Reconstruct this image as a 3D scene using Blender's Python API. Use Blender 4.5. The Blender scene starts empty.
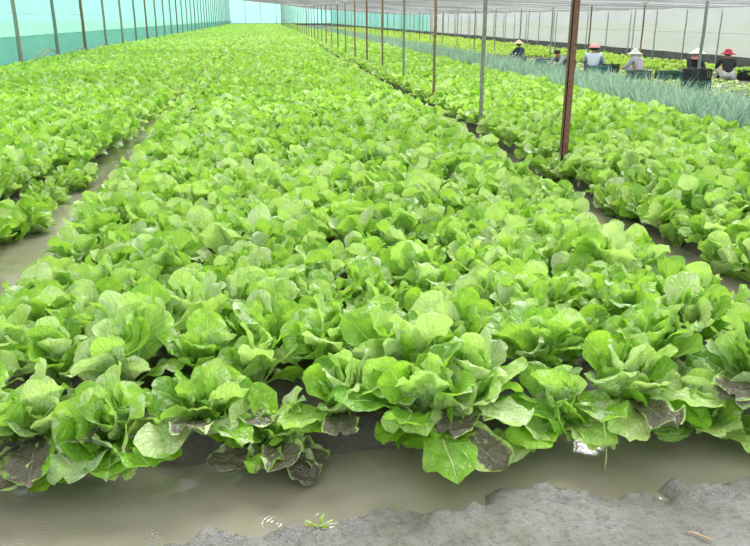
import bpy, bmesh, math, random
import numpy as np
from mathutils import Vector, Matrix
sc = bpy.context.scene
C = sc.collection
PI = math.pi
random.seed(7)
rng = np.random.default_rng(11)

# ---------------------------------------------------------------- camera, sky, exposure
EYE = 1.6
cd = bpy.data.cameras.new('camera')
cd.sensor_fit = 'HORIZONTAL'; cd.sensor_width = 36.0; cd.lens = 36.0 * 749 / 750
cd.clip_start = 0.05; cd.clip_end = 600
cam = bpy.data.objects.new('camera', cd); C.objects.link(cam)
PITCH = math.radians(18.8); YAW = math.radians(7.915)
cam.location = (0, 0, EYE)
cam.rotation_euler = (PI / 2 - PITCH, 0, -YAW)
sc.camera = cam

w = bpy.data.worlds.new('overcast'); sc.world = w; w.use_nodes = True
nt = w.node_tree; nt.nodes.clear()
out = nt.nodes.new('ShaderNodeOutputWorld'); bg = nt.nodes.new('ShaderNodeBackground')
tc = nt.nodes.new('ShaderNodeTexCoord'); sx = nt.nodes.new('ShaderNodeSeparateXYZ')
rp = nt.nodes.new('ShaderNodeValToRGB')
nt.links.new(tc.outputs['Generated'], sx.inputs[0]); nt.links.new(sx.outputs['Z'], rp.inputs[0])
rp.color_ramp.elements[0].position = 0.0; rp.color_ramp.elements[0].color = (0.62, 0.65, 0.66, 1)
rp.color_ramp.elements[1].position = 0.9; rp.color_ramp.elements[1].color = (1, 1, 1, 1)
nt.links.new(rp.outputs[0], bg.inputs[0]); bg.inputs[1].default_value = 1.5
nt.links.new(bg.outputs[0], out.inputs[0])

sd = bpy.data.lights.new('sun', 'SUN'); sd.energy = 4.4; sd.angle = math.radians(30); sd.color = (1, 0.98, 0.95)
so = bpy.data.objects.new('sun', sd); C.objects.link(so)
S_EL, S_AZ = math.radians(45), math.radians(25)                    # bright part of the cloud, ahead and a little right
so.rotation_euler = Vector((math.cos(S_EL) * math.sin(S_AZ), math.cos(S_EL) * math.cos(S_AZ), math.sin(S_EL))).to_track_quat('Z', 'Y').to_euler()

sc.view_settings.view_transform = 'Standard'
sc.view_settings.look = 'None'
sc.view_settings.gamma = 1
sc.view_settings.use_curve_mapping = False
sc.view_settings.exposure = 1.08
sc.cycles.max_bounces = 8; sc.cycles.transparent_max_bounces = 12
sc.cycles.use_denoising = True

# ---------------------------------------------------------------- node helpers
def mat(name):
    m = bpy.data.materials.new(name); m.use_nodes = True
    m.node_tree.nodes.clear()
    return m, m.node_tree
class N:
    """tiny node-graph writer"""
    def __init__(s, t): s.t = t
    def new(s, kind, **kw):
        n = s.t.nodes.new('ShaderNode' + kind)
        for k, v in kw.items():
            if k.startswith('i_'):
                key = k[2:]
                key = int(key) if key.isdigit() else key.replace('_', ' ')
                s.put(n.inputs[key], v)
            else: setattr(n, k, v)
        return n
    def put(s, sock, v):
        if isinstance(v, bpy.types.NodeSocket): s.t.links.new(v, sock)
        elif isinstance(v, tuple) and len(v) == 3 and sock.type == 'RGBA': sock.default_value = (*v, 1)
        else: sock.default_value = v
    def math(s, op, a, b=0.0, c=None, clamp=False):
        n = s.t.nodes.new('ShaderNodeMath'); n.operation = op; n.use_clamp = clamp
        s.put(n.inputs[0], a); s.put(n.inputs[1], b)
        if c is not None: s.put(n.inputs[2], c)
        return n.outputs[0]
    def mix(s, f, a, b, blend='MIX'):
        n = s.t.nodes.new('ShaderNodeMix'); n.data_type = 'RGBA'; n.blend_type = blend
        s.put(n.inputs[0], f); s.put(n.inputs[6], a); s.put(n.inputs[7], b)
        return n.outputs[2]
    def ramp(s, f, stops):
        n = s.t.nodes.new('ShaderNodeValToRGB'); s.put(n.inputs[0], f)
        cr = n.color_ramp
        while len(cr.elements) < len(stops): cr.elements.new(0.5)
        for e, (p, c) in zip(cr.elements, stops):
            e.position = p; e.color = (*c, 1) if isinstance(c, tuple) else (c, c, c, 1)
        return n.outputs[0]
    def noise(s, scale, vec=None, detail=3, rough=0.5, dim='3D'):
        n = s.t.nodes.new('ShaderNodeTexNoise'); n.noise_dimensions = dim
        n.inputs['Scale'].default_value = scale; n.inputs['Detail'].default_value = detail; n.inputs['Roughness'].default_value = rough
        if vec is not None: s.put(n.inputs['Vector'], vec)
        return n.outputs['Fac']
    def smooth(s, v, a, b):
        n = s.t.nodes.new('ShaderNodeMapRange'); n.interpolation_type = 'SMOOTHSTEP'
        s.put(n.inputs[0], v); n.inputs[1].default_value = a; n.inputs[2].default_value = b
        return n.outputs[0]
    def bump(s, h, strength=0.3, dist=0.01, normal=None):
        n = s.t.nodes.new('ShaderNodeBump'); s.put(n.inputs['Height'], h)
        n.inputs['Strength'].default_value = strength; n.inputs['Distance'].default_value = dist
        if normal is not None: s.put(n.inputs['Normal'], normal)
        return n.outputs[0]
    def scaled(s, vec, sc3):
        n = s.t.nodes.new('ShaderNodeMapping'); s.put(n.inputs[0], vec); n.inputs[3].default_value = sc3
        return n.outputs[0]
    def out(s, sh):
        o = s.t.nodes.new('ShaderNodeOutputMaterial'); s.t.links.new(sh, o.inputs[0])
def plain(name, col, rough=0.6, metallic=0.0, var=0.15, scale=12.0, bump=0.0, spec=0.5):
    m, t = mat(name); g = N(t)
    co = g.new('TexCoord').outputs['Object']
    nz = g.noise(scale, co, 4, 0.6)
    dark = tuple(c * (1 - var) for c in col); lite = tuple(min(1, c * (1 + var)) for c in col)
    c = g.ramp(nz, [(0.3, dark), (0.7, lite)])
    p = g.new('BsdfPrincipled', i_Base_Color=c, i_Roughness=rough, i_Metallic=metallic)
    p.inputs['Specular IOR Level'].default_value = spec
    if bump: g.put(p.inputs['Normal'], g.bump(nz, bump, 0.01))
    g.out(p.outputs[0]); return m

# ---------------------------------------------------------------- materials
def leaf_material(name, deep, mid, pale, mud=False, detail=True, glow=(0.55, 0.88, 0.05)):
    m, t = mat(name); g = N(t)
    uv = g.new('UVMap', uv_map='leaf').outputs[0]
    r2 = g.new('UVMap', uv_map='leafrand').outputs[0]
    s1 = g.new('SeparateXYZ', i_0=uv); u, v = s1.outputs[0], s1.outputs[1]
    s2 = g.new('SeparateXYZ', i_0=r2); rnd, inner = s2.outputs[0], s2.outputs[1]
    obr = g.new('ObjectInfo').outputs['Random']
    au = g.math('ABSOLUTE', g.math('SUBTRACT', u, 0.5)); au = g.math('MULTIPLY', au, 2.0)   # 0 midrib .. 1 edge
    co = g.new('TexCoord').outputs['Object']
    base = g.ramp(g.math('FRACT', g.math('ADD', rnd, g.math('MULTIPLY', obr, 0.35))), [(0.0, deep), (0.4, mid), (0.72, pale), (0.9, tuple(0.5 * c + 0.40 for c in pale)), (1.0, deep)])  # palest stops paint whitish highlights into the colour of random leaves
    base = g.mix(g.math('MULTIPLY', inner, 0.45), base, pale)
    blotch = g.noise(26, co, 3, 0.55)
    base = g.mix(g.math('MULTIPLY', g.smooth(blotch, 0.42, 0.72), 0.35), base, tuple(min(1, c * 1.35 + 0.02) for c in mid))
    # side veins leave the midrib slantwise
    if True:
        vv = g.math('SUBTRACT', g.math('MULTIPLY', v, 9.0), g.math('MULTIPLY', au, 3.0))
        vv = g.math('ADD', vv, g.math('MULTIPLY', blotch, 0.8))
        side = g.math('ABSOLUTE', g.math('SUBTRACT', g.math('FRACT', vv), 0.5))
        side = g.math('MULTIPLY', g.smooth(side, 0.10, 0.0), 0.6)
        veins = side
    if detail:
        vor = g.new('TexVoronoi', feature='DISTANCE_TO_EDGE'); vor.inputs['Scale'].default_value = 75
        g.put(vor.inputs['Vector'], co)
        net = g.math('MULTIPLY', g.smooth(vor.outputs['Distance'], 0.12, 0.0), 0.22)
        veins = g.math('MAXIMUM', side, net)
    ribw = g.math('SUBTRACT', 0.17, g.math('MULTIPLY', v, 0.14))
    rib = g.math('SUBTRACT', 1.0, g.math('DIVIDE', au, ribw), clamp=True)
    rib = g.smooth(rib, 0.0, 0.6)
    pet = g.smooth(v, 0.28, 0.08)
    vein_all = g.math('MAXIMUM', g.math('MAXIMUM', rib, pet), veins)
    col = g.mix(g.math('MULTIPLY', vein_all, 0.7), base, (0.66, 0.80, 0.36))
    # dried pale patches on some leaves, plus silvery sky gloss painted as colour
    pn = g.noise(15, co, 4, 0.65)
    dry_gloss = g.math('MULTIPLY', g.smooth(pn, 0.5, 0.6), g.smooth(g.math('FRACT', g.math('MULTIPLY', rnd, 7.31)), 0.56, 0.70))
    col = g.mix(g.math('MULTIPLY', dry_gloss, 0.75), col, (0.80, 0.88, 0.60))
    back = g.new('NewGeometry').outputs['Backfacing']
    col = g.mix(g.math('MULTIPLY', back, 0.18), col, (0.50, 0.68, 0.24))
    rough = 0.33
    if mud:
        mn = g.noise(9, co, 3, 0.55)
        m1 = g.smooth(g.math('ADD', mn, g.math('MULTIPLY', g.math('SUBTRACT', rnd, 0.42), 0.5)), 0.36, 0.46)
        m1 = g.math('MULTIPLY', m1, g.smooth(g.math('ADD', au, g.math('MULTIPLY', g.math('SUBTRACT', mn, 0.5), 1.6)), 1.02, 0.80))
        rough = g.math('SUBTRACT', 0.33, g.math('MULTIPLY', m1, 0.13))
        col = g.mix(m1, col, g.mix(g.math('MULTIPLY', vein_all, 0.8), (0.105, 0.095, 0.066), (0.21, 0.20, 0.155)))
    h = g.math('ADD', g.math('MULTIPLY', g.noise(48, co, 2, 0.5), 1.0), g.math('MULTIPLY', vein_all, -0.45))
    nb = g.bump(h, 0.9 if detail else 0.7, 0.013)
    p = g.new('BsdfPrincipled', i_Base_Color=col, i_Roughness=rough, i_Normal=nb)
    p.inputs['Specular IOR Level'].default_value = 0.55
    tr = g.new('BsdfTranslucent', i_Color=g.mix(0.5, col, glow), i_Normal=nb)
    fac = 0.42
    if mud: fac = g.math('SUBTRACT', 0.42, g.math('MULTIPLY', m1, 0.38))
    mx = g.new('MixShader', i_0=fac); g.put(mx.inputs[1], p.outputs[0]); g.put(mx.inputs[2], tr.outputs[0])
    g.out(mx.outputs[0]); return m
M = {}
LD, LM, LP = (0.085, 0.31, 0.006), (0.29, 0.61, 0.016), (0.66, 0.85, 0.33)
M['leaf'] = leaf_material('lettuce_leaf', LD, LM, LP)
M['leaf_far'] = leaf_material('lettuce_leaf_far', LD, LM, LP, detail=False)
M['leaf_mud'] = leaf_material('lettuce_leaf_muddy', LD, LM, LP, mud=True)
M['greens'] = leaf_material('young_greens', (0.30, 0.50, 0.02), (0.45, 0.66, 0.05), (0.6, 0.78, 0.14), detail=False)
M['stem'] = plain('lettuce_stem', (0.55, 0.66, 0.33), 0.5, var=0.2, scale=40)
M['scallion'] = leaf_material('scallion_blade', (0.08, 0.20, 0.13), (0.21, 0.39, 0.28), (0.52, 0.66, 0.55), detail=False, glow=(0.20, 0.42, 0.32))

def mud_material():
    m, t = mat('wet_mud'); g = N(t)
    co = g.new('TexCoord').outputs['Object']
    n1 = g.noise(3.2, co, 6, 0.62); n2 = g.noise(38, co, 5, 0.65); n3 = g.noise(150, co, 3, 0.6)
    c = g.ramp(n1, [(0.3, (0.15, 0.142, 0.115)), (0.5, (0.225, 0.22, 0.20)), (0.7, (0.275, 0.27, 0.255))])
    olive = g.smooth(g.noise(7.5, co, 3, 0.6), 0.55, 0.68)
    c = g.mix(g.math('MULTIPLY', olive, 0.45), c, (0.17, 0.16, 0.085))
    c = g.mix(g.math('MULTIPLY', g.smooth(n2, 0.48, 0.66), 0.6), c, (0.10, 0.095, 0.075))
    speck = g.smooth(g.noise(240, co, 1), 0.72, 0.78)
    c = g.mix(g.math('MULTIPLY', speck, 0.6), c, (0.5, 0.49, 0.45))
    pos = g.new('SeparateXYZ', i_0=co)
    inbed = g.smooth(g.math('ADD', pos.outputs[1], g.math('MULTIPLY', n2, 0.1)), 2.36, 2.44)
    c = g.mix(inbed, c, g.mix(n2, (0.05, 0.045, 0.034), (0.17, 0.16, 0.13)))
    tan = g.smooth(pos.outputs[0], 7.2, 7.5)
    c = g.mix(tan, c, g.mix(n1, (0.075, 0.07, 0.04), (0.13, 0.12, 0.08)))
    h = g.math('ADD', n2, g.math('MULTIPLY', n3, 0.4))
    r = g.ramp(n1, [(0.35, 0.32), (0.7, 0.62)])
    p = g.new('BsdfPrincipled', i_Base_Color=c, i_Roughness=g.math('MAXIMUM', r, g.math('MULTIPLY', tan, 0.95)), i_Normal=g.bump(h, 1.0, 0.02))
    g.out(p.outputs[0]); return m
M['mud'] = mud_material()

RINGS = [(-0.92, 2.15), (-0.86, 2.11), (-0.80, 2.21), (-0.38, 2.30), (-0.43, 2.12), (-0.04, 2.13), (0.36, 2.17), (0.62, 2.26), (1.02, 2.32), (1.30, 2.30)]
def water_material():
    m, t = mat('muddy_water'); g = N(t)
    co = g.new('TexCoord').outputs['Object']
    n1 = g.noise(2.5, co, 3); n2 = g.noise(55, co, 2, 0.5); n3 = g.noise(16, co, 2, 0.5)
    act = g.smooth(g.noise(3.1, co, 2), 0.46, 0.6)                 # where drops disturb the surface
    h = g.math('ADD', g.math('MULTIPLY', n3, 0.9), g.math('MULTIPLY', g.math('MULTIPLY', n2, act), 0.55))
    flat = g.new('SeparateXYZ', i_0=co)
    for x, y in RINGS:
        dx = g.math('SUBTRACT', flat.outputs[0], x); dy = g.math('SUBTRACT', flat.outputs[1], y)
        d = g.math('SQRT', g.math('ADD', g.math('MULTIPLY', dx, dx), g.math('MULTIPLY', dy, dy)))
        wv = g.math('MULTIPLY', g.math('SINE', g.math('MULTIPLY', d, 420.0)), g.smooth(d, 0.065, 0.0))
        h = g.math('ADD', h, g.math('MULTIPLY', wv, 0.5))
    c = g.ramp(n1, [(0.35, (0.22, 0.205, 0.15)), (0.65, (0.27, 0.255, 0.195))])
    p = g.new('BsdfPrincipled', i_Base_Color=c, i_Roughness=0.06, i_Normal=g.bump(h, 0.35, 0.006))
    p.inputs['IOR'].default_value = 1.4; p.inputs['Specular IOR Level'].default_value = 0.6
    g.out(p.outputs[0]); return m
M['water'] = water_material()

def net_material(name, col, tint, opac, streak=None, weave=0.0):
    """woven net: partly see-through, the threads scatter light both ways"""
    m, t = mat(name); g = N(t)
    co = g.new('TexCoord').outputs['Object']
    vec = g.scaled(co, streak) if streak else co
    nz = g.noise(1.0, vec, 4, 0.6)
    cl = g.ramp(nz, [(0.3, tuple(c * 0.8 for c in col)), (0.7, col)])
    d = g.new('BsdfDiffuse', i_Color=cl); tl = g.new('BsdfTranslucent', i_Color=cl)
    a = g.new('MixShader', i_0=0.5); g.put(a.inputs[1], d.outputs[0]); g.put(a.inputs[2], tl.outputs[0])
    tp = g.new('BsdfTransparent', i_Color=tint)
    f = g.math('ADD', opac - 0.3, g.math('MULTIPLY', g.smooth(nz, 0.38, 0.62), 0.5)) if weave else g.math('ADD', opac - 0.12, g.math('MULTIPLY', nz, 0.24))
    if weave:      # thick threads close up at a slant
        f = g.math('ADD', f, g.math('MULTIPLY', g.smooth(g.new('LayerWeight', i_Blend=0.5).outputs['Facing'], 0.6, 0.97), weave), clamp=True)
    b = g.new('MixShader', i_0=f); g.put(b.inputs[1], tp.outputs[0]); g.put(b.inputs[2], a.outputs[0])
    g.out(b.outputs[0]); return m
M['net_roof'] = net_material('shade_net', (0.15, 0.155, 0.15), (0.76, 0.77, 0.77), 0.50, (0.10, 1.3, 1), 0.42)
M['net_mint'] = net_material('mint_net', (0.33, 0.66, 0.58), (0.34, 0.68, 0.60), 0.6, (1, 0.3, 1.5))
M['net_teal'] = net_material('teal_net', (0.14, 0.40, 0.34), (0.17, 0.42, 0.37), 0.7, (1, 0.5, 2))
M['net_sea'] = net_material('sea_green_net', (0.20, 0.44, 0.39), (0.24, 0.48, 0.44), 0.65, (1, 0.3, 1.5))
M['net_white'] = net_material('white_net', (0.38, 0.40, 0.39), (0.43, 0.455, 0.45), 0.65, (1, 0.3, 2))
M['net_band'] = plain('dark_base_sheet', (0.13, 0.14, 0.13), 0.8, var=0.35, scale=5)
M['rust'] = plain('rusty_steel', (0.20, 0.095, 0.065), 0.6, var=0.35, scale=30, bump=0.2)
M['galv'] = plain('galvanised_steel', (0.30, 0.31, 0.27), 0.45, 0.3, var=0.3, scale=25)
M['pale_steel'] = plain('pale_steel', (0.36, 0.38, 0.36), 0.5, 0.2, var=0.2, scale=25)
M['wood'] = plain('weathered_wood_pole', (0.24, 0.165, 0.10), 0.75, var=0.3, scale=25, bump=0.2)
M['bluegrey'] = plain('painted_pole', (0.20, 0.27, 0.25), 0.5, var=0.2, scale=25)
M['rope'] = plain('frayed_rope', (0.30, 0.27, 0.18), 0.9, var=0.4, scale=60)
M['straw'] = plain('dry_straw', (0.50, 0.36, 0.20), 0.7, var=0.2, scale=60)
M['reed'] = plain('pale_dry_stalk', (0.50, 0.50, 0.27), 0.7, var=0.2, scale=60)
M['white'] = plain('white_plastic', (0.8, 0.8, 0.78), 0.5, var=0.05)
M['crate'] = plain('green_plastic_crate', (0.055, 0.145, 0.12), 0.45, var=0.15)
M['crate_blue'] = plain('blue_plastic_crate', (0.06, 0.20, 0.22), 0.45, var=0.15)
M['crate_black'] = plain('black_plastic_crate', (0.025, 0.03, 0.032), 0.45, var=0.15)
M['skin'] = plain('skin', (0.48, 0.28, 0.18), 0.55, var=0.08)
M['hair'] = plain('black_hair', (0.02, 0.017, 0.015), 0.5, var=0.2, scale=80)
def cloth(n, c): M[n] = plain(n, c, 0.85, var=0.12, scale=18, bump=0.3)
cloth('pale_blue_cloth', (0.62, 0.72, 0.80)); cloth('grey_cloth', (0.42, 0.43, 0.44)); cloth('navy_cloth', (0.05, 0.08, 0.14))
cloth('black_cloth', (0.03, 0.035, 0.04)); cloth('white_cloth', (0.68, 0.68, 0.68)); cloth('denim_cloth', (0.07, 0.11, 0.19))
cloth('pink_cloth', (0.88, 0.38, 0.38)); cloth('red_cloth', (0.42, 0.035, 0.06)); cloth('straw_hat', (0.66, 0.52, 0.36)); cloth('white_hat', (0.78, 0.76, 0.68))
cloth('lilac_cloth', (0.52, 0.48, 0.56))

# ---------------------------------------------------------------- object helpers
def tag(o, label=None, cat=None, group=None, kind=None):
    if label: o['label'] = label
    if cat: o['category'] = cat
    if group: o['group'] = group
    if kind: o['kind'] = kind
    return o
def empty(name, loc, label=None, cat=None, group=None, rz=0):
    o = bpy.data.objects.new(name, None); C.objects.link(o); o.empty_display_size = 0.1
    o.location = loc; o.rotation_euler = (0, 0, rz)
    return tag(o, label, cat, group)
def link(name, me, parent=None, m=None, smooth=False):
    o = bpy.data.objects.new(name, me); C.objects.link(o)
    if m is not None and not me.materials: me.materials.append(m)
    if parent: o.parent = parent
    if smooth: me.shade_smooth()
    return o
class MB:
    def __init__(s): s.v = []; s.f = []
    def box(s, c, size, rot=None, taper=1.0):
        x, y, z = (k / 2 for k in size); b = len(s.v)
        for dz in (-1, 1):
            tp = taper if dz > 0 else 1
            for dx, dy in ((-1, -1), (1, -1), (1, 1), (-1, 1)):
                p = Vector((dx * x * tp, dy * y * tp, dz * z))
                if rot is not None: p = rot @ p
                s.v.append(tuple(p + Vector(c)))
        for q in ((3, 2, 1, 0), (4, 5, 6, 7), (0, 1, 5, 4), (1, 2, 6, 5), (2, 3, 7, 6), (3, 0, 4, 7)):
            s.f.append(tuple(b + k for k in q))
        return s
    def tube(s, pts, radii, n=10, caps=True):
        pts = [Vector(p) for p in pts]
        if not isinstance(radii, (list, tuple)): radii = [radii] * len(pts)
        b = len(s.v); ref = None
        for i, p in enumerate(pts):
            t = (pts[min(i + 1, len(pts) - 1)] - pts[max(i - 1, 0)]).normalized()
            if ref is None: ref = Vector((1, 0, 0)) if abs(t.x) < 0.8 else Vector((0, 1, 0))
            a = (ref - t * ref.dot(t)).normalized(); ref = a; c = t.cross(a)
            for k in range(n):
                an = 2 * PI * k / n
                s.v.append(tuple(p + (a * math.cos(an) + c * math.sin(an)) * radii[i]))
        for i in range(len(pts) - 1):
            for k in range(n):
                k2 = (k + 1) % n
                s.f.append((b + i * n + k, b + i * n + k2, b + (i + 1) * n + k2, b + (i + 1) * n + k))
        if caps:
            s.f.append(tuple(b + k for k in range(n))[::-1]); e = b + (len(pts) - 1) * n
            s.f.append(tuple(e + k for k in range(n)))
        return s
    def lathe(s, prof, c=(0, 0, 0), n=24, wob=0.0):
        b = len(s.v)
        for r, z in prof:
            for k in range(n):
                an = 2 * PI * k / n; q = 1 + wob * math.sin(3 * an + 1)
                s.v.append((c[0] + r * q * math.cos(an), c[1] + r * q * math.sin(an), c[2] + z + wob * 0.1 * math.sin(2 * an)))
        for i in range(len(prof) - 1):
            for k in range(n):
                k2 = (k + 1) % n
                s.f.append((b + i * n + k, b + i * n + k2, b + (i + 1) * n + k2, b + (i + 1) * n + k))
        return s
    def build(s, name, m, parent=None, smooth=False):
        me = bpy.data.meshes.new(name); me.from_pydata(s.v, [], s.f); me.update()
        return link(name, me, parent, m, smooth)

def ss(a, b, x):
    t = np.clip((x - a) / (b - a), 0, 1); return t * t * (3 - 2 * t)
# value noise for the ground
_perm = rng.random((256, 256))
def vnoise(x, y, s):
    x = np.asarray(x) * s; y = np.asarray(y) * s
    xi = np.floor(x).astype(int); yi = np.floor(y).astype(int); fx = x - xi; fy = y - yi
    fx = fx * fx * (3 - 2 * fx); fy = fy * fy * (3 - 2 * fy)
    g = lambda i, j: _perm[i % 256, j % 256]
    return (g(xi, yi) * (1 - fx) + g(xi + 1, yi) * fx) * (1 - fy) + (g(xi, yi + 1) * (1 - fx) + g(xi + 1, yi + 1) * fx) * fy
def fbm(x, y, s, o=4):
    return sum((vnoise(x + 17 * k, y - 9 * k, s * 2 ** k) - 0.5) * 0.5 ** k for k in range(o))

# ---------------------------------------------------------------- ground and water
FRONT = 2.50                                   # the beds begin here, behind the cross trench
SOIL = 0.09
BX = [(-7.25, -2.0), (-1.30, 2.30), (2.90, 5.9), (6.0, 14.3)]
def bank_edge(x):
    return np.interp(x, [-3, -1, -0.3, 0.4, 0.62, 0.76, 0.88, 1.05, 1.3, 1.66, 2.2, 4], [1.90, 2.0, 2.09, 2.11, 2.15, 2.2, 2.22, 2.13, 2.09, 2.12, 2.14, 2.2])
def ground_h(x, y):
    bed = np.zeros_like(x)
    for a, b in BX: bed = np.maximum(bed, ss(a + 0.02, a + 0.12, x) * ss(b - 0.02, b - 0.12, x))
    bed = np.where((x < -7.3) | (x > 14.3), 1.0, bed)
    wob = 0.05 * fbm(x, y, 4.0, 3)
    bed = bed * ss(FRONT - 0.02, FRONT + 0.11, y + wob)
    e = bank_edge(x) + 0.045 + 0.10 * fbm(x, y, 8.0, 5)
    bank = ss(0, 0.09, e - y)
    h = -0.07 + bed * (SOIL + 0.07) + bank * 0.10 + np.clip(e - y, 0, 3) * 0.02
    h = h + bed * 0.05 * fbm(x, y, 11.0, 4) + bank * (0.02 * fbm(x, y, 3.0, 2) + 0.03 * fbm(x, y, 16.0, 4) * (0.5 + ss(0.35, 0.0, e - y)))
    return h
def axis(segs):
    a = []
    for lo, hi, st in segs: a += list(np.arange(lo, hi - 1e-6, st))
    return np.array(a + [segs[-1][1]])
def grid_mesh(name, xs, ys, zf, m, flip=False):
    X, Y = np.meshgrid(xs, ys); Z = zf(X, Y)
    co = np.stack([X, Y, Z], -1).reshape(-1, 3)
    nx, ny = len(xs), len(ys)
    i = np.arange(nx - 1)[None, :] + nx * np.arange(ny - 1)[:, None]
    f = np.stack([i, i + 1, i + nx + 1, i + nx], -1).reshape(-1, 4)
    return mesh_np(name, co, f, m)
def mesh_np(name, co, f, m, uv=None, rnd=None, smooth=True):
    me = bpy.data.meshes.new(name)
    me.vertices.add(len(co)); me.vertices.foreach_set('co', co.astype(np.float32).ravel())
    me.loops.add(f.size); me.loops.foreach_set('vertex_index', f.astype(np.int32).ravel())
    me.polygons.add(len(f))
    me.polygons.foreach_set('loop_start', (np.arange(len(f)) * 4).astype(np.int32))
    me.update(calc_edges=True)
    if uv is not None:
        l = f.ravel()
        a = me.uv_layers.new(name='leaf'); a.data.foreach_set('uv', uv[l].astype(np.float32).ravel())
        b = me.uv_layers.new(name='leafrand'); b.data.foreach_set('uv', rnd[l].astype(np.float32).ravel())
    me.materials.append(m)
    if smooth: me.shade_smooth()
    return me
xs = axis([(-9, -2.4, 0.25), (-2.4, 3.2, 0.018), (3.2, 6.6, 0.12), (6.6, 16, 0.3)])
ys = axis([(-2, 1.5, 0.25), (1.5, 3.2, 0.014), (3.2, 6, 0.05), (6, 14, 0.16), (14, 40, 0.6), (40, 186, 3)])
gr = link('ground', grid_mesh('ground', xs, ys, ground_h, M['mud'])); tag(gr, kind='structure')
wt = MB(); wt.v = [(-9, -2, 0), (16, -2, 0), (16, 186, 0), (-9, 186, 0)]; wt.f = [(0, 1, 2, 3)]
wa = wt.build('water', M['water']); tag(wa, kind='structure')
# land outside the nets
ld = MB(); ld.v = [(-160, -60, -0.09), (170, -60, -0.09), (170, 420, -0.09), (-160, 420, -0.09)]; ld.f = [(0, 1, 2, 3)]
M['field'] = plain('outer_field', (0.30, 0.34, 0.24), 0.9, var=0.2, scale=0.3)
tag(ld.build('terrain', M['field']), kind='structure')

# ---------------------------------------------------------------- nets, roof, posts
XL, XR, YF = -7.5, 14.7, 178.0
def roof_z(x, y):
    left = np.maximum(2.7, 1.95 + 0.0235 * y)
    right = 1.93 + 1.25 * ss(70, 175, y)
    t = np.clip((x - XL) / (XR - XL), 0, 1)
    return left * (1 - t) ** 1.25 + right * (1 - (1 - t) ** 1.25)
def roof_surface(x, y):
    z = roof_z(x, y)
    sag = 0.05 * np.abs(np.sin((y - 7.45) * PI / 3.17)) * ss(186, 120, y) * np.clip(1 - np.abs(x - XR) * 0 , 0, 1)
    return z + 0.02 - sag + 0.04 * fbm(x, y, 0.9, 2)
rx = axis([(XL, XR, 0.74)]); ry = axis([(-4, 60, 0.6), (60, YF, 2)])
rf = link('ceiling', grid_mesh('ceiling', rx, ry, roof_surface, M['net_roof'])); tag(rf, kind='structure')

def wall_grid(name, pts_fn, us, vs, m, label=None):
    U, V = np.meshgrid(us, vs); P = pts_fn(U, V)
    nx, ny = len(us), len(vs)
    i = np.arange(nx - 1)[None, :] + nx * np.arange(ny - 1)[:, None]
    f = np.stack([i, i + 1, i + nx + 1, i + nx], -1).reshape(-1, 4)
    return link(name, mesh_np(name, P.reshape(-1, 3), f, m))
ysw = axis([(-4, 60, 0.5), (60, YF, 2)])
def left_lo(y, t):     # billowing hem band
    bil = 0.10 * np.abs(np.sin((y - 24.5) * PI / 4.3)) * np.sin(t * PI)
    z = -0.02 + t * (1.07 + 0.02)
    return np.stack([XL + bil + 0.02 * fbm(y, z, 1.3, 2), y, z], -1)
def left_hi(y, t):
    z0 = 1.05; z1 = roof_z(np.full_like(y, XL), y) + 0.05
    return np.stack([XL + 0.03 * fbm(y, t, 0.8, 2), y, z0 + t * (z1 - z0)], -1)
wl = wall_grid('wall_left', left_hi, ysw, np.linspace(0, 1, 4), M['net_mint']); tag(wl, kind='structure')
lo = wall_grid('lower_net_band', left_lo, ysw, np.linspace(0, 1, 7), M['net_teal']); lo.parent = wl
def right_fn(z0f, z1f, x):
    def fn(y, t):
        a = z0f(y); b = z1f(y)
        return np.stack([x + 0.03 * fbm(y, t, 0.9, 2), y, a + t * (b - a)], -1)
    return fn
top = lambda y: roof_z(np.full_like(y, XR), y) + 0.03
wr = wall_grid('wall_right', right_fn(lambda y: y * 0 + 0.36, top, XR), axis([(-4, 70, 0.7)]), np.linspace(0, 1, 3), M['net_white']); tag(wr, kind='structure')
t1 = wall_grid('teal_net_panel', right_fn(lambda y: y * 0 + 0.36, top, XR), axis([(70, YF, 2)]), np.linspace(0, 1, 3), M['net_sea']); t1.parent = wr
bd = wall_grid('base_sheet', right_fn(lambda y: y * 0 - 0.03, lambda y: 0.44 + 0.04 * fbm(y, y, 0.7, 3), XR - 0.03), axis([(-4, YF, 0.7)]), np.linspace(0, 1, 3), M['net_band']); bd.parent = wr
def far_fn(z0, zt):
    def fn(x, t):
        b = roof_z(x, np.full_like(x, YF)) + 0.1 if zt is None else x * 0 + zt
        return np.stack([x, YF + 0.05 * fbm(x, t, 0.6, 2), z0 + t * (b - z0)], -1)
    return fn
wf = wall_grid('wall_back', far_fn(0.35, None), axis([(XL, XR, 0.74)]), np.linspace(0, 1, 4), M['net_mint']); tag(wf, kind='structure')
wfb = wall_grid('lower_net_band', far_fn(-0.02, 0.5), axis([(XL, XR, 0.74)]), np.linspace(0, 1, 3), M['net_band']); wfb.parent = wf

ORD = ['zeroth', 'first', 'second', 'third', 'fourth', 'fifth', 'sixth', 'seventh', 'eighth', 'ninth', 'tenth', 'eleventh', 'twelfth', 'thirteenth', 'fourteenth', 'fifteenth', 'sixteenth', 'seventeenth', 'eighteenth', 'nineteenth', 'twentieth']
TENS = {2: 'twenty', 3: 'thirty', 4: 'forty'}
def ordw(n):
    if n < 20: return ORD[n]
    if n % 10 == 0: return {20: 'twentieth', 30: 'thirtieth', 40: 'fortieth'}[n]
    return TENS[n // 10] + '-' + ORD[n % 10]

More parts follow.
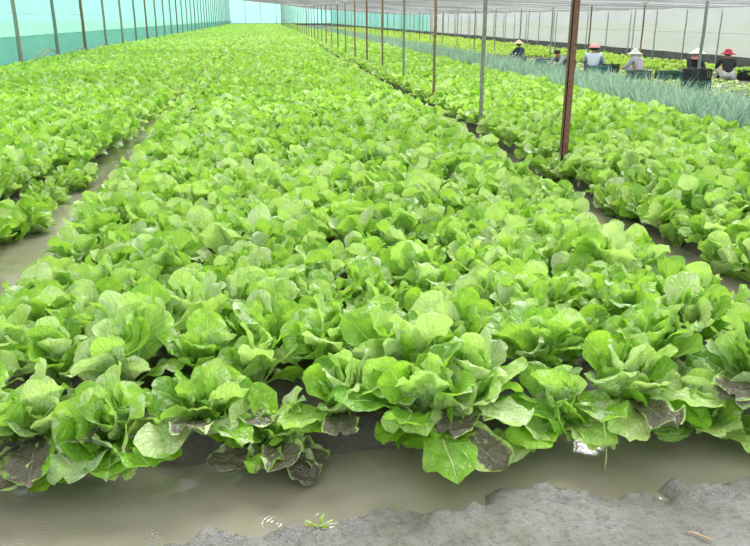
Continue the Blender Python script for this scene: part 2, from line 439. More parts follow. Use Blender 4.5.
def pole(name, x, y, r, m, label, group, square=False, clip=True, tilt=0.0, cat='pole', z0=None):
    zt = float(roof_z(np.array(x), np.array(y))) - 0.06
    z = 0.0 if z0 is None else z0
    e = empty(name, (x, y, z), label, cat, group)
    b = MB(); h = zt - z
    if square:
        for k in range(4):
            b.box((0, 0, 0), (1, 1, 1)) if False else None
        # angle-iron: two flanges meeting in an L, with bolt holes' dark dots as collars
        b.box((-r * 0.0, -r + 0.004, h / 2 - 0.15), (2 * r, 0.008, h + 0.3)); b.box((-r + 0.004, 0, h / 2 - 0.15), (0.008, 2 * r, h + 0.3))
        b.box((r * 0.45, -r + 0.03, h / 2 - 0.15), (0.9 * r, 0.05, h + 0.3))
    else:
        n = 9
        b.tube([(0.004 * math.sin(i * 1.7 + x), tilt * i / n * h + 0.004 * math.cos(i * 2.1 + y), -0.3 + (h + 0.3) * i / n) for i in range(n + 1)],
               [r * (1.04 - 0.1 * i / n) for i in range(n + 1)], 12)
    b.build('shaft', m, e, smooth=not square)
    if square:
        for zz in np.arange(0.35, h - 0.1, 0.3): MB().tube([(r * 0.3, -r - 0.001, zz), (r * 0.3, -r - 0.006, zz)], 0.006, 8).build('bolt', M['galv'], e)
    if clip:
        c = MB(); c.box((0, 0, h - 0.012), (0.15, 0.06, 0.022)); c.tube([(0, 0, h - 0.06), (0, 0, h - 0.01)], r * 1.25, 10)
        c.build('roof_clip', M['white'], e)
    return e
G1 = 'poles along the near edge of the right lettuce bed'
pm = ['rust', 'galv', 'wood', 'bluegrey', 'wood', 'rust', 'wood', 'bluegrey']
pn = {'rust': 'rusty brown', 'galv': 'grey galvanised', 'wood': 'weathered brown', 'bluegrey': 'blue-grey painted'}
for k in range(46):
    y = 7.45 + 3.17 * k
    if y > YF - 1: break
    mk = pm[k % 8]
    lab = {0: 'thick reddish-brown angle-iron pole, the nearest and widest, standing in the right lettuce bed'}.get(
        k, f'{pn[mk]} thin pole, {ordw(k + 1)} of the receding row in the right lettuce bed')
    pole('support_pole', 2.98, y - 0.1, 0.033 if k == 0 else 0.029 if k == 1 else 0.026, M[mk], lab, G1, square=(k == 0), tilt=0.0, z0=SOIL - 0.02)
G2 = 'poles among the crouching workers'
rowb = [(9.22, 15.6, 'bluegrey', 0.034), (9.80, 19.5, 'wood', 0.022), (9.55, 22.3, 'rust', 0.022)] + [(9.6, 25.6 + 3.3 * i, ('galv', 'bluegrey', 'galv', 'wood')[i % 4], 0.024) for i in range(34)]
for k, (x, y, mk, r) in enumerate(rowb):
    if y > YF - 2: break
    lab = ['blue-grey pole standing by the tall green crate stack', 'thin brown pole in front of the white-hatted worker in lilac', 'thin brown pole beside the worker in the pink hat'][k] if k < 3 else \
        f'{pn[mk]} pole, {ordw(k + 1)} back in the row running through the cleared ground'
    pole('support_pole', x, y, r, M[mk], lab, G2, z0=SOIL - 0.02)
G3 = 'poles in the far right vegetable bed'
for k in range(22):
    y = 24.5 + 3.5 * 1.0 * k * 1.0 + 7.0 * 0
    if y > 130: break
    x = 12.0
    pole('support_pole', x, y, 0.02, M['pale_steel'], f'slim pale grey pole, {ordw(k + 1)} back in the far right vegetable bed', G3, z0=SOIL - 0.02)
G4 = 'posts of the white net wall'
for k in range(28):
    y = 21.6 + 2.13 * k
    mk = 'pale_steel'
    pole('net_post', XR - 0.12, y, 0.024, M[mk], f'pale grey post against the white net wall, {ordw(k + 1)} from the near end', G4, clip=False, cat='post', z0=SOIL - 0.06)
G5 = 'posts of the mint net wall'
for k in range(35):
    y = 20.2 + 4.3 * k
    if y > YF - 2: break
    mk = ['galv', 'galv', 'bluegrey', 'wood'][k % 4]
    pole('net_post', XL + 0.22, y, 0.06 if k < 4 else 0.055, M[mk], f'{pn[mk]} post in front of the mint side net, {ordw(k + 1)} from the near end', G5, clip=False, cat='post', z0=SOIL - 0.02)
G6 = 'posts of the back net wall'
for k in range(6):
    pole('net_post', XL + 3.2 + 3.4 * k, YF - 0.3, 0.06, M['galv'], f'thin grey post against the distant back net, {ordw(k + 1)} from the left corner', G6, clip=False, cat='post', z0=SOIL - 0.06)
for (x, z, a, b, lab) in ((XL + 0.14, 1.75, 15, YF - 1, 'thin wire strung along the mint side net above head height'), (XR - 0.16, 1.15, 15, 70, 'thin wire strung across the white net wall at mid height')):
    b_ = MB().tube([(x, y, z - 0.02 * abs(math.sin(y))) for y in np.arange(a, b, 2.0)], 0.006, 6)
    tag(b_.build('strung_wire', M['galv'], None, True), lab, 'wire')
# rope and slumped netting at the foot of the left net
for j, (y0, y1) in enumerate([(24.6, 28.7), (28.9, 33.0), (33.2, 37.3)]):
    e = empty('netting_rope', (XL + 0.28, y0, 0.1), f'brown frayed rope slung low on the mint net, {ordw(j + 1)} span from the near end', 'rope', 'ropes slung at the foot of the mint net')
    for q in range(2):
        b = MB(); n = 14
        b.tube([(0.02 * q, (y1 - y0) * i / n, 0.15 + 0.30 * (math.sin(PI * (i / n) ** (1.4 + 0.4 * q)) * (1 if j == 0 else 0.5)) - 0.08 * q + 0.15 * (i / n)) for i in range(n + 1)], 0.014, 6)
        b.build('strand', M['rope'], e, True)

# ---------------------------------------------------------------- lettuce leaves
def leaf_arrays(R, L, W, th0, curl, az, nu, nv, cup=0.35, ruf=0.02, base_r=0.012, base_z=0.03, twist=0.0, inner=0.0, droop=0.0, pinch=0.15, v0=0.2):
    """one leaf: angle th0 from upright at its foot, bending outward by curl along its length"""
    tv = 0.5 - 0.5 * np.cos(np.linspace(0, 1, nv) * PI * 0.97 + 0.03)
    tv = np.linspace(0, 1, nv) * 0.45 + tv * 0.55
    tv = tv / tv[-1] * 0.992
    tu = np.linspace(-1, 1, nu)
    th = th0 + curl * tv ** 1.5 + droop * tv ** 3
    ds = np.diff(tv, prepend=0) * L
    r = base_r + np.cumsum(np.sin(th) * ds); z = base_z + np.cumsum(np.cos(th) * ds)
    T = np.stack([np.sin(th), np.cos(th)], -1)                # (radial, up)
    Nn = np.stack([-np.cos(th), np.sin(th)], -1)              # upper face: inward and up
    b = np.clip((tv - v0) / (1 - v0), 0, 1)
    shp = b ** 0.6 * (1 - b ** 3.2) ** 0.5
    shp = shp / shp.max()
    pet = pinch * (1 - ss(0.0, 0.45, b) * 0.9)
    wd = W / 2 * np.maximum(shp * (1 + 0.05 * np.sin(b * 17 + R.random() * 6)), pet)
    U, V = np.meshgrid(tu, tv)
    WD = wd[:, None]
    ph = R.random(4) * 6.28
    edge = np.abs(U) ** 2
    k1 = 8 + 5 * R.random()
    rw = ruf * edge * (np.sin(V * k1 * 1.6 + ph[0] + np.sign(U) * ph[1]) + 0.5 * np.sin(V * k1 * 3.1 + ph[2] + np.sign(U) * 2)) * ss(0.15, 0.5, V)
    pk = 0.006 * np.sin(U * 5 + ph[3]) * np.sin(V * 21 + ph[0]) * ss(0.2, 0.4, V)
    tipc = -0.10 * L * ss(0.75, 1.0, V) * R.uniform(-0.6, 1.0)
    off_n = cup * WD * edge * (1 - 0.35 * ss(0.6, 1, V)) + rw + pk - 0.0 + tipc * edge - 0.006 * np.exp(-(U / 0.14) ** 2) * (1 - V)
    off_b = U * WD * (1 - 0.12 * cup * edge) + 0.25 * rw
    ct, st = math.cos(twist), math.sin(twist)
    tw = twist * V
    ob = off_b * np.cos(tw) - off_n * np.sin(tw); on = off_b * np.sin(tw) + off_n * np.cos(tw)
    rad = r[:, None] + Nn[:, 0][:, None] * on; zz = z[:, None] + Nn[:, 1][:, None] * on
    side_bend = R.uniform(-0.12, 0.12) * L * tv[:, None] ** 2
    bt = ob + side_bend
    ca, sa = math.cos(az), math.sin(az)
    co = np.stack([rad * ca - bt * sa, rad * sa + bt * ca, zz], -1).reshape(-1, 3)
    i = np.arange(nu - 1)[None, :] + nu * np.arange(nv - 1)[:, None]
    f = np.stack([i, i + 1, i + nu + 1, i + nu], -1).reshape(-1, 4)[:, ::-1]
    uv = np.stack([(U + 1) / 2, V], -1).reshape(-1, 2)
    rnd = np.tile([R.random(), inner], (nu * nv, 1))
    return co, f, uv, rnd
def cat(parts):
    o = 0; cs, fs, us, rs = [], [], [], []
    for c, f, u, r in parts:
        cs.append(c); fs.append(f + o); us.append(u); rs.append(r); o += len(c)
    return np.concatenate(cs), np.concatenate(fs), np.concatenate(us), np.concatenate(rs)
def plant_leaves(R, nu, nv, n_out=6, n_mid=6, n_in=4, scale=1.0):
    outer, heart = [], []
    a0 = R.random() * 6.28
    GA = 2.399963
    k = 0
    for i in range(n_out):
        L = R.uniform(0.17, 0.25) * scale
        outer.append(leaf_arrays(R, L, L * R.uniform(0.54, 0.72), R.uniform(0.5, 1.1), R.uniform(-0.5, 0.6), a0 + k * GA + R.uniform(-.5, .5), nu, nv,
                                 cup=R.uniform(-0.2, 0.5), ruf=R.uniform(0.004, 0.014), twist=R.uniform(-1.2, 1.2), droop=R.uniform(-0.3, 0.8), pinch=0.12, v0=0.24)); k += 1
    for i in range(n_mid):
        L = R.uniform(0.19, 0.30) * scale
        outer.append(leaf_arrays(R, L, L * R.uniform(0.44, 0.60), R.uniform(0.12, 0.62), R.uniform(-0.5, 0.5), a0 + k * GA + R.uniform(-.6, .6), nu, nv,
                                 cup=R.uniform(-0.1, 0.7), ruf=R.uniform(0.004, 0.015), twist=R.uniform(-1.5, 1.5), droop=R.uniform(-0.3, 1.1), inner=0.2, pinch=0.12, v0=0.26)); k += 1
    for i in range(n_in):
        L = R.uniform(0.17, 0.25) * scale
        heart.append(leaf_arrays(R, L, L * R.uniform(0.42, 0.56), R.uniform(0.02, 0.25), R.uniform(-0.3, 0.3), a0 + k * GA, nu, nv,
                                 cup=R.uniform(0.3, 0.9), ruf=R.uniform(0.008, 0.016), twist=R.uniform(-1, 1), inner=0.6, base_r=0.006)); k += 1
    return outer, heart

# detailed plants, shared by the nearest three hundred
NVAR = 14
VAR = []
for i in range(NVAR):
    R = np.random.default_rng(100 + i)
    o, h = plant_leaves(R, 11, 18, 9, 12, 4)
    co, f, uv, rn = cat(o); om = mesh_np('lettuce_outer_leaves', co, f, M['leaf'], uv, rn)
    co, f, uv, rn = cat(h); hm = mesh_np('lettuce_heart', co, f, M['leaf'], uv, rn)
    VAR.append((om, hm))
sb = MB().tube([(0, 0, -0.03), (0, 0, 0.02), (0, 0, 0.055)], [0.017, 0.02, 0.012], 10)
sm = bpy.data.meshes.new('lettuce_stem'); sm.from_pydata(sb.v, [], sb.f); sm.materials.append(M['stem']); sm.shade_smooth()

# planting grid
SX, SY = 0.285, 0.285
F_ = 749.0
def project(x, y, z):
    dx, dy, dz = x, y, z - EYE
    hx, hy = math.sin(YAW), math.cos(YAW)
    fwd = dx * hx + dy * hy; right = dx * hy - dy * hx
    d = fwd * math.cos(PITCH) - dz * math.sin(PITCH); u = fwd * math.sin(PITCH) + dz * math.cos(PITCH)
    return 375 + F_ * right / d, 273 - F_ * u / d, d
plants = []     # x, y, bed, row, col
for bi, (a, b, n) in enumerate([(-7.12, -1.99, 19), (-1.19, 2.22, 13), (2.94, 5.62, 10)]):
    cx = np.linspace(a, b, n)
    ylast = YF - 1.5
    for row in range(int((ylast - 2.62) / SY)):
        for col, x in enumerate(cx):
            if bi == 2 and col == 0 and row % 11 == (int((7.35 - 2.7) / SY) - 1) % 11: x = x + 0.1
            if bi == 0 and col == 18: x = x + 0.12 * float(ss(7, 11, 2.7 + row * SY))
            if bi == 1 and col == 0: x = x - 0.12 * float(ss(7, 11, 2.7 + row * SY))
            jx, jy = rng.uniform(-0.05, 0.05, 2)
            y = 2.63 + row * SY + (0.5 * SY if (col % 2) and row > 0 else 0.05 * (col % 2)) + jy * (1 if row else 0.4)
            if row == 0 and bi == 1: y = y - 0.05 - (0.05 if x > 0.8 else 0)
            if bi == 2 and any(abs(x + jx - 2.93) < 0.15 and -0.26 < y - (7.35 + 3.17 * q) < 0.03 for q in range(1, 6)): continue
            plants.append((x + jx, y, bi, row, col))
vis = []
for k, (x, y, bi, row, col) in enumerate(plants):
    px, py, d = project(x, y, 0.28)
    if -15 < px < 765 and d > 0.5: vis.append((math.hypot(x, y), k))
vis.sort()
near = [k for _, k in vis[:300]]
nearset = set(near)
BED = {0: 'left', 1: 'central', 2: 'right'}
rows = {}
for k in near: rows.setdefault((plants[k][2], plants[k][3]), []).append(k)
rowrank = {}
for bi in range(3):
    for i, r in enumerate(sorted(r for (b, r) in rows if b == bi)): rowrank[(bi, r)] = i + 1
MUDV = []
def droop_leaf(mk, L, W, th0, curl, az, seed, bz=0.05, drp=0.3):
    R = np.random.default_rng(seed)
    co, f, uv, rn = leaf_arrays(R, L, W, th0, curl, az, 13, 22, cup=R.uniform(0.0, 0.3), ruf=0.012, base_z=bz, droop=drp, twist=R.uniform(-.3, .3))
    return mesh_np('drooping_leaf', co, f, M[mk], uv, rn)
def grd(x, y): return float(ground_h(np.array([x]), np.array([y]))[0])
GRP = {0: 'lettuces of the left bed', 1: 'lettuces of the central bed', 2: 'lettuces of the right bed'}
front_proj = []
for (bi, row), ks in sorted(rows.items()):
    ks.sort(key=lambda k: project(plants[k][0], plants[k][1], .2)[0])
    if bi == 0: ks = ks[::-1]                       # counted away from the furrow
    for j, k in enumerate(ks):
        x, y, _, _, col = plants[k]
        R = np.random.default_rng(5000 + k)
        sc_ = R.uniform(0.92, 1.22)
        if bi == 1 and row == 0:
            lab = f'leafy green lettuce at the trench edge of the central bed, {ordw(j + 1)} from the left'
        elif bi == 1:
            lab = f'green lettuce, {ordw(j + 1)} from the left in the {ordw(rowrank[(bi, row)])} row behind the front trench'
        elif bi == 0:
            lab = f'green lettuce of the left bed, {ordw(j + 1)} from the furrow in its {ordw(rowrank[(bi, row)])} row in view'
        else:
            lab = f'green lettuce of the right bed, {ordw(j + 1)} from the furrow in its {ordw(rowrank[(bi, row)])} row in view'
        e = empty('lettuce', (x, y, grd(x, y) - 0.005), lab, 'lettuce', GRP[bi], rz=R.uniform(0, 6.28))
        e.scale = (sc_, sc_, sc_ * R.uniform(0.94, 1.1))
        lean = 0.0
        if bi == 1 and row == 0: lean = 0.24
        e.rotation_euler = (lean + R.uniform(-.2, .2), R.uniform(-.2, .2), e.rotation_euler.z)
        if lean:
            e.rotation_mode = 'ZYX'; e.rotation_euler = (lean + R.uniform(-.05, .05), R.uniform(-.08, .08), R.uniform(0, 6.28))
        om, hm = VAR[R.integers(NVAR)]
        link('outer_leaves', om, e); link('heart', hm, e); link('stem', sm, e)
        if bi == 1 and row == 0: front_proj.append((x, y, e, k))
        # plants leaning over the furrows keep a spent leaf down the bank
# spent leaves of the front row lying down the bank into the trench, coated with mud
for q, (x, y, e, k) in enumerate(front_proj):
    R = np.random.default_rng(900 + k)
    n = 5 if q % 3 else 6
    for s in range(n):
        az = -PI / 2 + (s - (n - 1) / 2) * 0.45 + R.uniform(-.25, .25)
        muddy = R.random() < (0.8 if x < 0.35 else 0.25)
        me = droop_leaf('leaf_mud' if muddy else 'leaf', R.uniform(0.25, 0.31) + (0.07 if y > 2.575 or x > 0.8 else 0), R.uniform(0.13, 0.18), R.uniform(1.0, 1.45), R.uniform(0.5, 1.1), az, 40 + 7 * k + s, bz=0.055, drp=-0.6)
        o = link('drooping_leaf', me, e)
        if muddy: o['label'] = 'grey mud-coated leaf drooping to the water'
        # the leaf hangs from the stem in world axes
        o.rotation_mode = 'QUATERNION'
        o.rotation_quaternion = (e.rotation_euler.to_quaternion()).inverted()

# the rest of the lettuces: too many to single out
def lod_variants(n, nu, nv, a, b, c, seed):
    out_ = []
    for i in range(n):
        R = np.random.default_rng(seed + i); o, h = plant_leaves(R, nu, nv, a, b, c); out_.append(cat(o + h))
    return out_
LA = lod_variants(10, 6, 9, 8, 10, 3, 300)
LB = lod_variants(10, 4, 6, 6, 8, 2, 400)
LC = lod_variants(10, 3, 4, 5, 5, 1, 500)
def replicate(spots, V, R, zadd=0.0, smin=0.92, smax=1.16):
    """spots (n,2) -> one merged set of arrays from variants V"""
    outp = []
    spots = np.asarray(spots)
    if not len(spots): return outp
    pick = R.integers(len(V), size=len(spots))
    for vi, (c, f, u, r) in enumerate(V):
        S = spots[pick == vi]
        if not len(S): continue
        n = len(S); an = R.uniform(0, 6.28, n); s = R.uniform(smin, smax, n)
        ca, sa = np.cos(an) * s, np.sin(an) * s
        X = c[None, :, 0] * ca[:, None] - c[None, :, 1] * sa[:, None] + S[:, 0:1]
        Y = c[None, :, 0] * sa[:, None] + c[None, :, 1] * ca[:, None] + S[:, 1:2]
        Z = c[None, :, 2] * s[:, None] * R.uniform(0.94, 1.12, n)[:, None] + zadd
        co = np.stack([X, Y, Z], -1).reshape(-1, 3)
        ff = (f[None] + (np.arange(n) * len(c))[:, None, None]).reshape(-1, 4)
        uu = np.tile(u, (n, 1)); rr = np.tile(r, (n, 1))
        dr = np.repeat(R.random(n), len(c)); rr[:, 0] = (rr[:, 0] + dr * 0.35) % 1.0
        outp.append((co, ff, uu, rr))
    return outp
zA, zB, zC = [], [], []
for k, (x, y, bi, row, col) in enumerate(plants):
    if k in nearset: continue
    px, py, d = project(x, y, 0.28)
    if not (-420 < px < 1150) and y > 5: continue
    r = math.hypot(x, y)
    (zA if r < 13 else zB if r < 32 else zC).append((x, y))
Rr = np.random.default_rng(77)
allp = replicate(zA, LA, Rr, SOIL) + replicate(zB, LB, Rr, SOIL) + replicate(zC, LC, Rr, SOIL, 1.0, 1.25)
co, f, uv, rn = cat(allp)
print('stuff quads', len(f))
lf = link('lettuce', mesh_np('lettuce_mass', co, f, M['leaf_far'], uv, rn))
tag(lf, 'dense mass of green lettuces filling the long beds behind the nearer plants', 'lettuce', kind='stuff')

# bed of young greens under the right wall
sp = []
for y in np.arange(15, 120, 0.36):
    for x in np.arange(12.4 if y < 21.5 else 10.9 if y < 29.5 else 7.9, 13.7, 0.36): sp.append((x + rng.uniform(-.08, .08), y + rng.uniform(-.08, .08)))
co, f, uv, rn = cat(replicate([s for s in sp if s[1] < 45], LB, Rr, SOIL, 0.55, 0.85) + replicate([s for s in sp if s[1] >= 45], LC, Rr, SOIL, 0.6, 0.9))
tag(link('leafy_greens', mesh_np('leafy_greens', co, f, M['greens'], uv, rn)), 'strip of low yellow-green vegetables growing beneath the white net wall', 'vegetables', kind='stuff')

# scallions
def clump(R, n, h, segs):
    parts = []
    for i in range(n):
        L = h * R.uniform(0.65, 1.1); az = R.uniform(0, 6.28); th = R.uniform(0.02, 0.5); cu = R.uniform(0.05, 0.8)
        tv = np.linspace(0, 1, segs); t = th + cu * tv ** 2
        ds = np.diff(tv, prepend=0) * L
        r = 0.025 * R.random() + np.cumsum(np.sin(t) * ds); z = np.cumsum(np.cos(t) * ds)
        wd = 0.0085 * (1 - tv ** 3) + 0.0008; a2 = R.uniform(0, 6.28)
        U = np.array([-1, 1])
        X = (r * math.cos(az))[:, None] + U[None] * wd[:, None] * math.cos(a2); Y = (r * math.sin(az))[:, None] + U[None] * wd[:, None] * math.sin(a2)
        Z = np.repeat(z[:, None], 2, 1)
        c = np.stack([X, Y, Z], -1).reshape(-1, 3)
        ii = 2 * np.arange(segs - 1); f = np.stack([ii, ii + 1, ii + 3, ii + 2], -1)
        uv = np.stack([np.full(2 * segs, 0.9), np.repeat(0.5 + tv / 2, 2)], -1)
        parts.append((c, f, uv, np.tile([R.random(), 0.0], (2 * segs, 1))))
    return cat(parts)
VS = [clump(np.random.default_rng(700 + i), 30, 0.50, 6) for i in range(6)]
VS2 = [clump(np.random.default_rng(720 + i), 14, 0.50, 4) for i in range(5)]
sp1, sp2 = [], []
for y in np.arange(6.0, 110, 0.25):
    for x in np.arange(5.98, 7.3, 0.26):
        px, py, d = project(x, y, 0.3)
        if px > 1000: continue
        (sp1 if y < 26 else sp2).append((x + rng.uniform(-.06, .06), y + rng.uniform(-.06, .06)))
co, f, uv, rn = cat(replicate(sp1, VS, Rr, SOIL - 0.02, 0.75, 1.15) + replicate(sp2, VS2, Rr, SOIL, 0.85, 1.2))
tag(link('scallions', mesh_np('scallions', co, f, M['scallion'], uv, rn)), 'long strip of blue-green scallion blades beside the right lettuce bed', 'scallions', kind='stuff')

# trampled leaf scraps on the cleared ground
parts = []
R = np.random.default_rng(31)
for i in range(2800):
    x = R.uniform(7.6, 11.6); y = R.uniform(11, 29)
    c, ff, u, r = leaf_arrays(R, R.uniform(.06, .16), R.uniform(.05, .12), 1.25, 0.3, R.uniform(0, 6.28), 3, 4, cup=0.3, base_z=0.0)
    c = c + np.array([x, y, SOIL + 0.01]); parts.append((c, ff, u, r))
co, f, uv, rn = cat(parts)
tag(link('leaf_litter', mesh_np('leaf_litter', co, f, M['leaf_far'], uv, rn)), 'scattered yellow-green leaf scraps on the cleared ground around the workers', 'leaf scraps', kind='stuff')

# ---------------------------------------------------------------- crates
def crate(x, y, m, rz, label, group='vegetable crates around the workers', z=SOIL, L=0.50, W=0.34, H=0.24, tall=False):
    e = empty('crate', (x, y, z), label, 'crate', group, rz)
    b = MB(); b.box((0, 0, 0.012), (L - 0.04, W - 0.04, 0.02)); b.build('base', m, e)
    for s, nm, Ls, Ws in ((0, 'long_side', L, W), (1, 'end', W, L)):
        for d in (-1, 1):
            q = MB()
            def bx(u, zc, wu, hz, th=0.012):
                if s == 0: q.box((u, d * (Ws / 2 - 0.01), zc), (wu, th, hz))
                else: q.box((d * (Ws / 2 - 0.01), u, zc), (th, wu, hz))
            bx(0, 0.03, Ls, 0.06); bx(0, H - 0.02, Ls, 0.04, 0.022); 
            if not tall: bx(0, H * 0.5, Ls, H * 0.3)
            nr = 7 if s == 0 else 5
            for k in range(nr + 1): bx(-Ls / 2 + 0.012 + (Ls - 0.024) * k / nr, H / 2, 0.02 if 0 < k < nr else 0.03, H, 0.018)
            q.build(nm, m, e)
    return e
crate(9.18, 15.55, M['crate'], 0.15, 'dark green crate at the bottom of the stack by the blue-grey pole')
crate(9.18, 15.55, M['crate_black'], 0.15, 'black open-barred crate on top of the stack by the blue-grey pole', z=SOIL + 0.242, tall=True, L=0.46)
crate(10.20, 18.70, M['crate'], 0.05, 'green crate of lettuce between the lilac-shirted and the black-clad worker')
crate(10.58, 18.30, M['crate'], -0.1, 'green crate just in front of the black-clad worker in a white hat')
crate(9.45, 18.75, M['crate'], 0.1, 'green crate on the left of the worker in lilac')
crate(9.90, 21.54, M['crate_black'], 0.2, 'dark crate of leaves on the right of the worker in the pink hat')
crate(9.06, 24.61, M['crate_blue'], 0.05, 'low blue-green crate between the conical-hatted worker and the bending one')
crate(12.40, 18.53, M['crate_black'], 0.1, 'black crate on the right of the worker in the dark red hat')
crate(9.27, 20.70, M['crate_blue'], 0.1, 'blue crate at the feet of the worker in the pink hat')
# heads of picked lettuce heaped in the crates
def head(x, y, z, s, label, R):
    e = empty('picked_lettuce', (x, y, z), label, 'lettuce', 'picked lettuces in the crates', R.uniform(0, 6))
    e.scale = (s, s, s); om, hm = VAR[R.integers(NVAR)]
    link('outer_leaves', om, e); link('heart', hm, e)
R = np.random.default_rng(55)
for nm, x, y in (('dark crate beside the pink-hatted worker', 9.90, 21.54), ('green crate between the lilac and black-clad workers', 10.20, 18.70), ('crate right of the red-hatted worker', 12.40, 18.53)):
    for j, dx in enumerate((-0.15, 0.0, 0.15)):
        head(x + dx, y, SOIL + 0.10, 0.7, f'picked lettuce in the {nm}, {ordw(j + 1)} from the left', R)

# ---------------------------------------------------------------- people
def skin_obj(name, verts, edges, radii, m, parent, sub=2, root=0):
    me = bpy.data.meshes.new(name); me.from_pydata(verts, edges, []); me.materials.append(m)
    o = bpy.data.objects.new(name, me); C.objects.link(o); o.parent = parent
    md = o.modifiers.new('skin', 'SKIN')
    if not me.skin_vertices: 
        me.attributes.new  # layer made by the modifier
    sv = me.skin_vertices[0].data if me.skin_vertices else None
    for i, r in enumerate(radii):
        rr = r if isinstance(r, tuple) else (r, r)
        sv[i].radius = rr; sv[i].use_root = (i == root)
    md.use_smooth_shade = True
    s = o.modifiers.new('sub', 'SUBSURF'); s.levels = sub; s.render_levels = sub
    return o
def person(loc, rz, label, shirt, trousers, hat, hatkind, bend=0.35, reach=0.0, seat=0.24, scarf=None, big=1.0):
    """crouching figure facing local -Y"""
    e = empty('person', loc, label, 'person', 'workers crouching in the cleared ground', rz); e.scale = (0.92 * big, 0.92 * big, 0.80 * (0.6 + 0.4 * big))
    hip = Vector((0, 0.06, seat)); ch = hip + Vector((0, -math.sin(bend) * 0.42, math.cos(bend) * 0.42))
    waist = hip.lerp(ch, 0.45)
    nk = hip + Vector((0, -math.sin(bend) * 0.54, math.cos(bend) * 0.52)); hd = nk + Vector((0, -0.05, 0.13)); tp = hd + Vector((0, -0.01, 0.09))
    V = [hip, waist, ch, nk, nk + (hd - nk) * 0.4, hd, tp]; Rd = [(.13, .11), (.13, .10), (.155, .11), .055, .052, .088, .06]
    Eg = [(0, 1), (1, 2), (2, 3), (3, 4), (4, 5), (5, 6)]
    def add(p, r, frm):
        V.append(Vector(p)); Rd.append(r); Eg.append((frm, len(V) - 1)); return len(V) - 1
    legs, arms = [], []
    for s in (-1, 1):
        a = add((s * 0.10, 0.02, seat + 0.0), .088, 0)
        kn = add((s * 0.20, -0.30, seat + 0.22), .062, a)
        an = add((s * 0.15, -0.16, 0.075), .042, kn)
        ft = add((s * 0.16, -0.30, 0.04), .036, an)
        legs.append((a, kn, an, ft))
        sh = add(ch + Vector((s * 0.17, -0.01, 0.04)), .058, 2)
        el = add((s * 0.24, ch.y - 0.16 - reach * 0.5, ch.z - 0.20), .042, sh)
        wr = add((s * 0.13, ch.y - 0.36 - reach, ch.z - 0.26), .028, el)
        pl = add((s * 0.12, ch.y - 0.42 - reach, ch.z - 0.28), (.034, .018), wr)
        arms.append((sh, el, wr, pl))
        P = V[pl]
        for q in range(4):
            ang = (q - 1.5) * 0.22
            b = add(P + Vector((math.sin(ang) * 0.035 + (q - 1.5) * 0.016, -0.035, -0.004)), .010, pl)
            c = add(V[b] + Vector(((q - 1.5) * 0.003, -0.030 + 0.004 * abs(q - 1), -0.018)), .008, b)
        b = add(P + Vector((-s * 0.038, 0.0, -0.012)), .011, pl); add(V[b] + Vector((-s * 0.008, -0.026, -0.014)), .009, b)
    skin_obj('body', V, Eg, Rd, M['skin'], e, 1)
    grow = 0.016
    # shirt
    sv_ = [hip, waist, ch, nk.lerp(ch, 0.35)]; se = [(0, 1), (1, 2), (2, 3)]; sr = [(.15, .13), (.15, .125), (.175, .13), .08]
    for (sh, el, wr, pl) in arms:
        n0 = len(sv_); sv_ += [V[sh], V[el], V[el].lerp(V[wr], 0.85)]; sr += [.078, .06, .046]; se += [(2, n0), (n0, n0 + 1), (n0 + 1, n0 + 2)]
    skin_obj('shirt', sv_, se, sr, M[shirt], e)
    tv_ = [hip + Vector((0, 0, -0.0))]; te = []; tr_ = [(.155, .13)]
    for (a, kn, an, ft) in legs:
        n0 = len(tv_); tv_ += [V[a], V[kn], V[kn].lerp(V[an], 0.92)]; tr_ += [.105, .08, .055]; te += [(0, n0), (n0, n0 + 1), (n0 + 1, n0 + 2)]
    skin_obj('trousers', tv_, te, tr_, M[trousers], e)
    for (a, kn, an, ft) in legs:
        skin_obj('boot', [V[an] + Vector((0, 0, 0.05)), V[an], V[an] + Vector((0, 0.03, -0.035)), V[ft]], [(0, 1), (1, 2), (1, 3)], [.052, .05, .03, .042], M['black_cloth'], e, 1)
    # face, hair
    f = MB()
    f.tube([hd + Vector((0, -0.085, 0.005)), hd + Vector((0, -0.108, -0.018))], [.008, .013], 8)
    f.build('nose', M['skin'], e, True)
    ey = MB()
    for s in (-1, 1): ey.tube([hd + Vector((s * .03, -.078, .018)), hd + Vector((s * .03, -.088, .018))], .009, 8)
    ey.build('eyes', M['hair'], e)
    mo = MB(); mo.tube([hd + Vector((-.02, -.084, -.042)), hd + Vector((.02, -.084, -.042))], .005, 6); mo.build('mouth', M['red_cloth'], e)
    for s in (-1, 1):
        q = MB(); q.tube([hd + Vector((s * .084, 0, .01)), hd + Vector((s * .098, .008, .012))], [.02, .016], 10); q.build('ear', M['skin'], e, True)
    hb = MB(); hb.lathe([(0.001, .105), (.05, .098), (.082, .07), (.098, .03), (.1, -.01), (.092, -.05)], tuple(hd + Vector((0, .015, .0))), 20)
    hb.build('hair', M['hair'], e, True)
    ht = MB(); c = tuple(hd + Vector((0, 0, .03)))
    if hatkind == 'cone':
        ht.lathe([(.001, .165), (.03, .15), (.12, .075), (.225, -.005), (.228, -.012), (.12, .06), (.03, .13)], c, 28)
    elif hatkind == 'dome':
        ht.lathe([(.001, .135), (.05, .12), (.105, .07), (.15, .01), (.152, .002), (.10, .05)], c, 28)
    elif hatkind == 'bonnet':
        ht.lathe([(.001, .125), (.05, .12), (.095, .085), (.108, .03), (.15, .005), (.215, -.04), (.216, -.046), (.145, -.006), (.10, .02)], c, 28, wob=0.06)
    if hatkind != 'none': ht.build('hat', M[hat], e, True)
    if scarf:
        q = MB(); q.lathe([(.098, .02), (.112, -.04), (.125, -.10), (.15, -.14)], tuple(hd + Vector((0, .03, -.02))), 20, wob=0.05); q.build('neck_scarf', M[scarf], e, True)
    return e
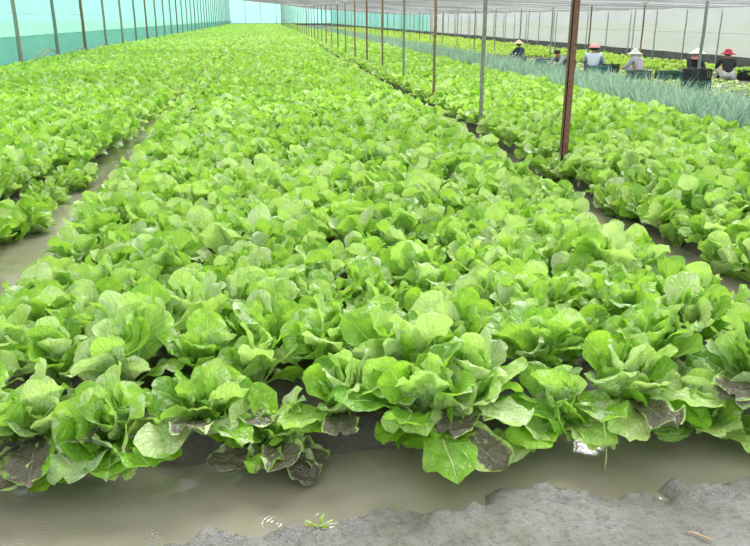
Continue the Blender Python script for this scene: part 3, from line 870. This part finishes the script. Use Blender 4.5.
person((8.93, 26.70, SOIL), -1.25, 'person in conical straw hat and navy top, crouching with hands forward behind the scallions', 'navy_cloth', 'denim_cloth', 'straw_hat', 'cone', 0.25, 0.05, 0.16)
person((9.40, 23.40, SOIL), -1.35, 'person bending low in a grey top, half hidden behind the thick rusty pole', 'grey_cloth', 'denim_cloth', 'white_hat', 'none', 0.95, 0.02, 0.16, big=1.15)
person((9.26, 21.20, SOIL), 2.7, 'person in pink hat and pale blue shirt, crouching with back turned', 'pale_blue_cloth', 'denim_cloth', 'pink_cloth', 'dome', 0.3, 0.0, 0.16, big=1.2)
person((9.69, 19.28, SOIL), -2.7, 'person in white hat and lilac-grey shirt, crouching behind a green crate', 'lilac_cloth', 'grey_cloth', 'white_hat', 'bonnet', 0.35, 0.0, 0.16, 'white_cloth')
person((10.95, 18.85, SOIL), 0.15, 'person in pointed white hat and black clothes, crouching behind the crate stack', 'black_cloth', 'black_cloth', 'white_hat', 'cone', 0.3, 0.0, 0.16, 'pink_cloth')
person((11.79, 18.60, SOIL), 2.9, 'person in dark red hat and black jacket, sitting with back turned', 'black_cloth', 'white_cloth', 'red_cloth', 'bonnet', 0.25, 0.0, 0.16)

# ---------------------------------------------------------------- small things near the camera
b = MB(); b.tube([(1.190, 2.285, -0.07), (1.183, 2.272, 0.06), (1.170, 2.262, 0.14), (1.152, 2.262, 0.21)], [.0035, .003, .0025, .0012], 8)
tag(b.build('dry_stalk', M['reed'], None, True), 'pale thin dry stalk standing at the trench edge among the front lettuces', 'stalk')
def zt(x, y): return max(grd(x, y), 0.0)
x0, y0, x1, y1 = 1.262, 1.853, 1.315, 1.792
b = MB(); b.tube([(x0, y0, zt(x0, y0) + .010), ((x0 + x1) / 2, (y0 + y1) / 2, zt((x0 + x1) / 2, (y0 + y1) / 2) + .010), (x1, y1, zt(x1, y1) + .010)], [.003, .0034, .0026], 8)
tag(b.build('twig', M['straw'], None, True), 'short brown twig lying on the grey mud bank', 'twig')
parts = []
R = np.random.default_rng(5)
for i in range(9):
    parts.append(leaf_arrays(R, R.uniform(.03, .055), .007, R.uniform(.7, 1.35), R.uniform(0, .3), R.uniform(-0.5, 1.3) + (PI if i % 3 == 0 else 0), 3, 5, cup=.3, ruf=0, base_r=0.002, base_z=0))
co, f, uv, rn = cat(parts); gx, gy = 0.10, 2.05
wd = link('grass_tuft', mesh_np('grass_tuft', co, f, M['greens'], uv, rn)); wd.location = (gx, gy, zt(gx, gy) + 0.004)
tag(wd, 'tiny pale green grass tuft sprouting on the mud bank by the water', 'grass')
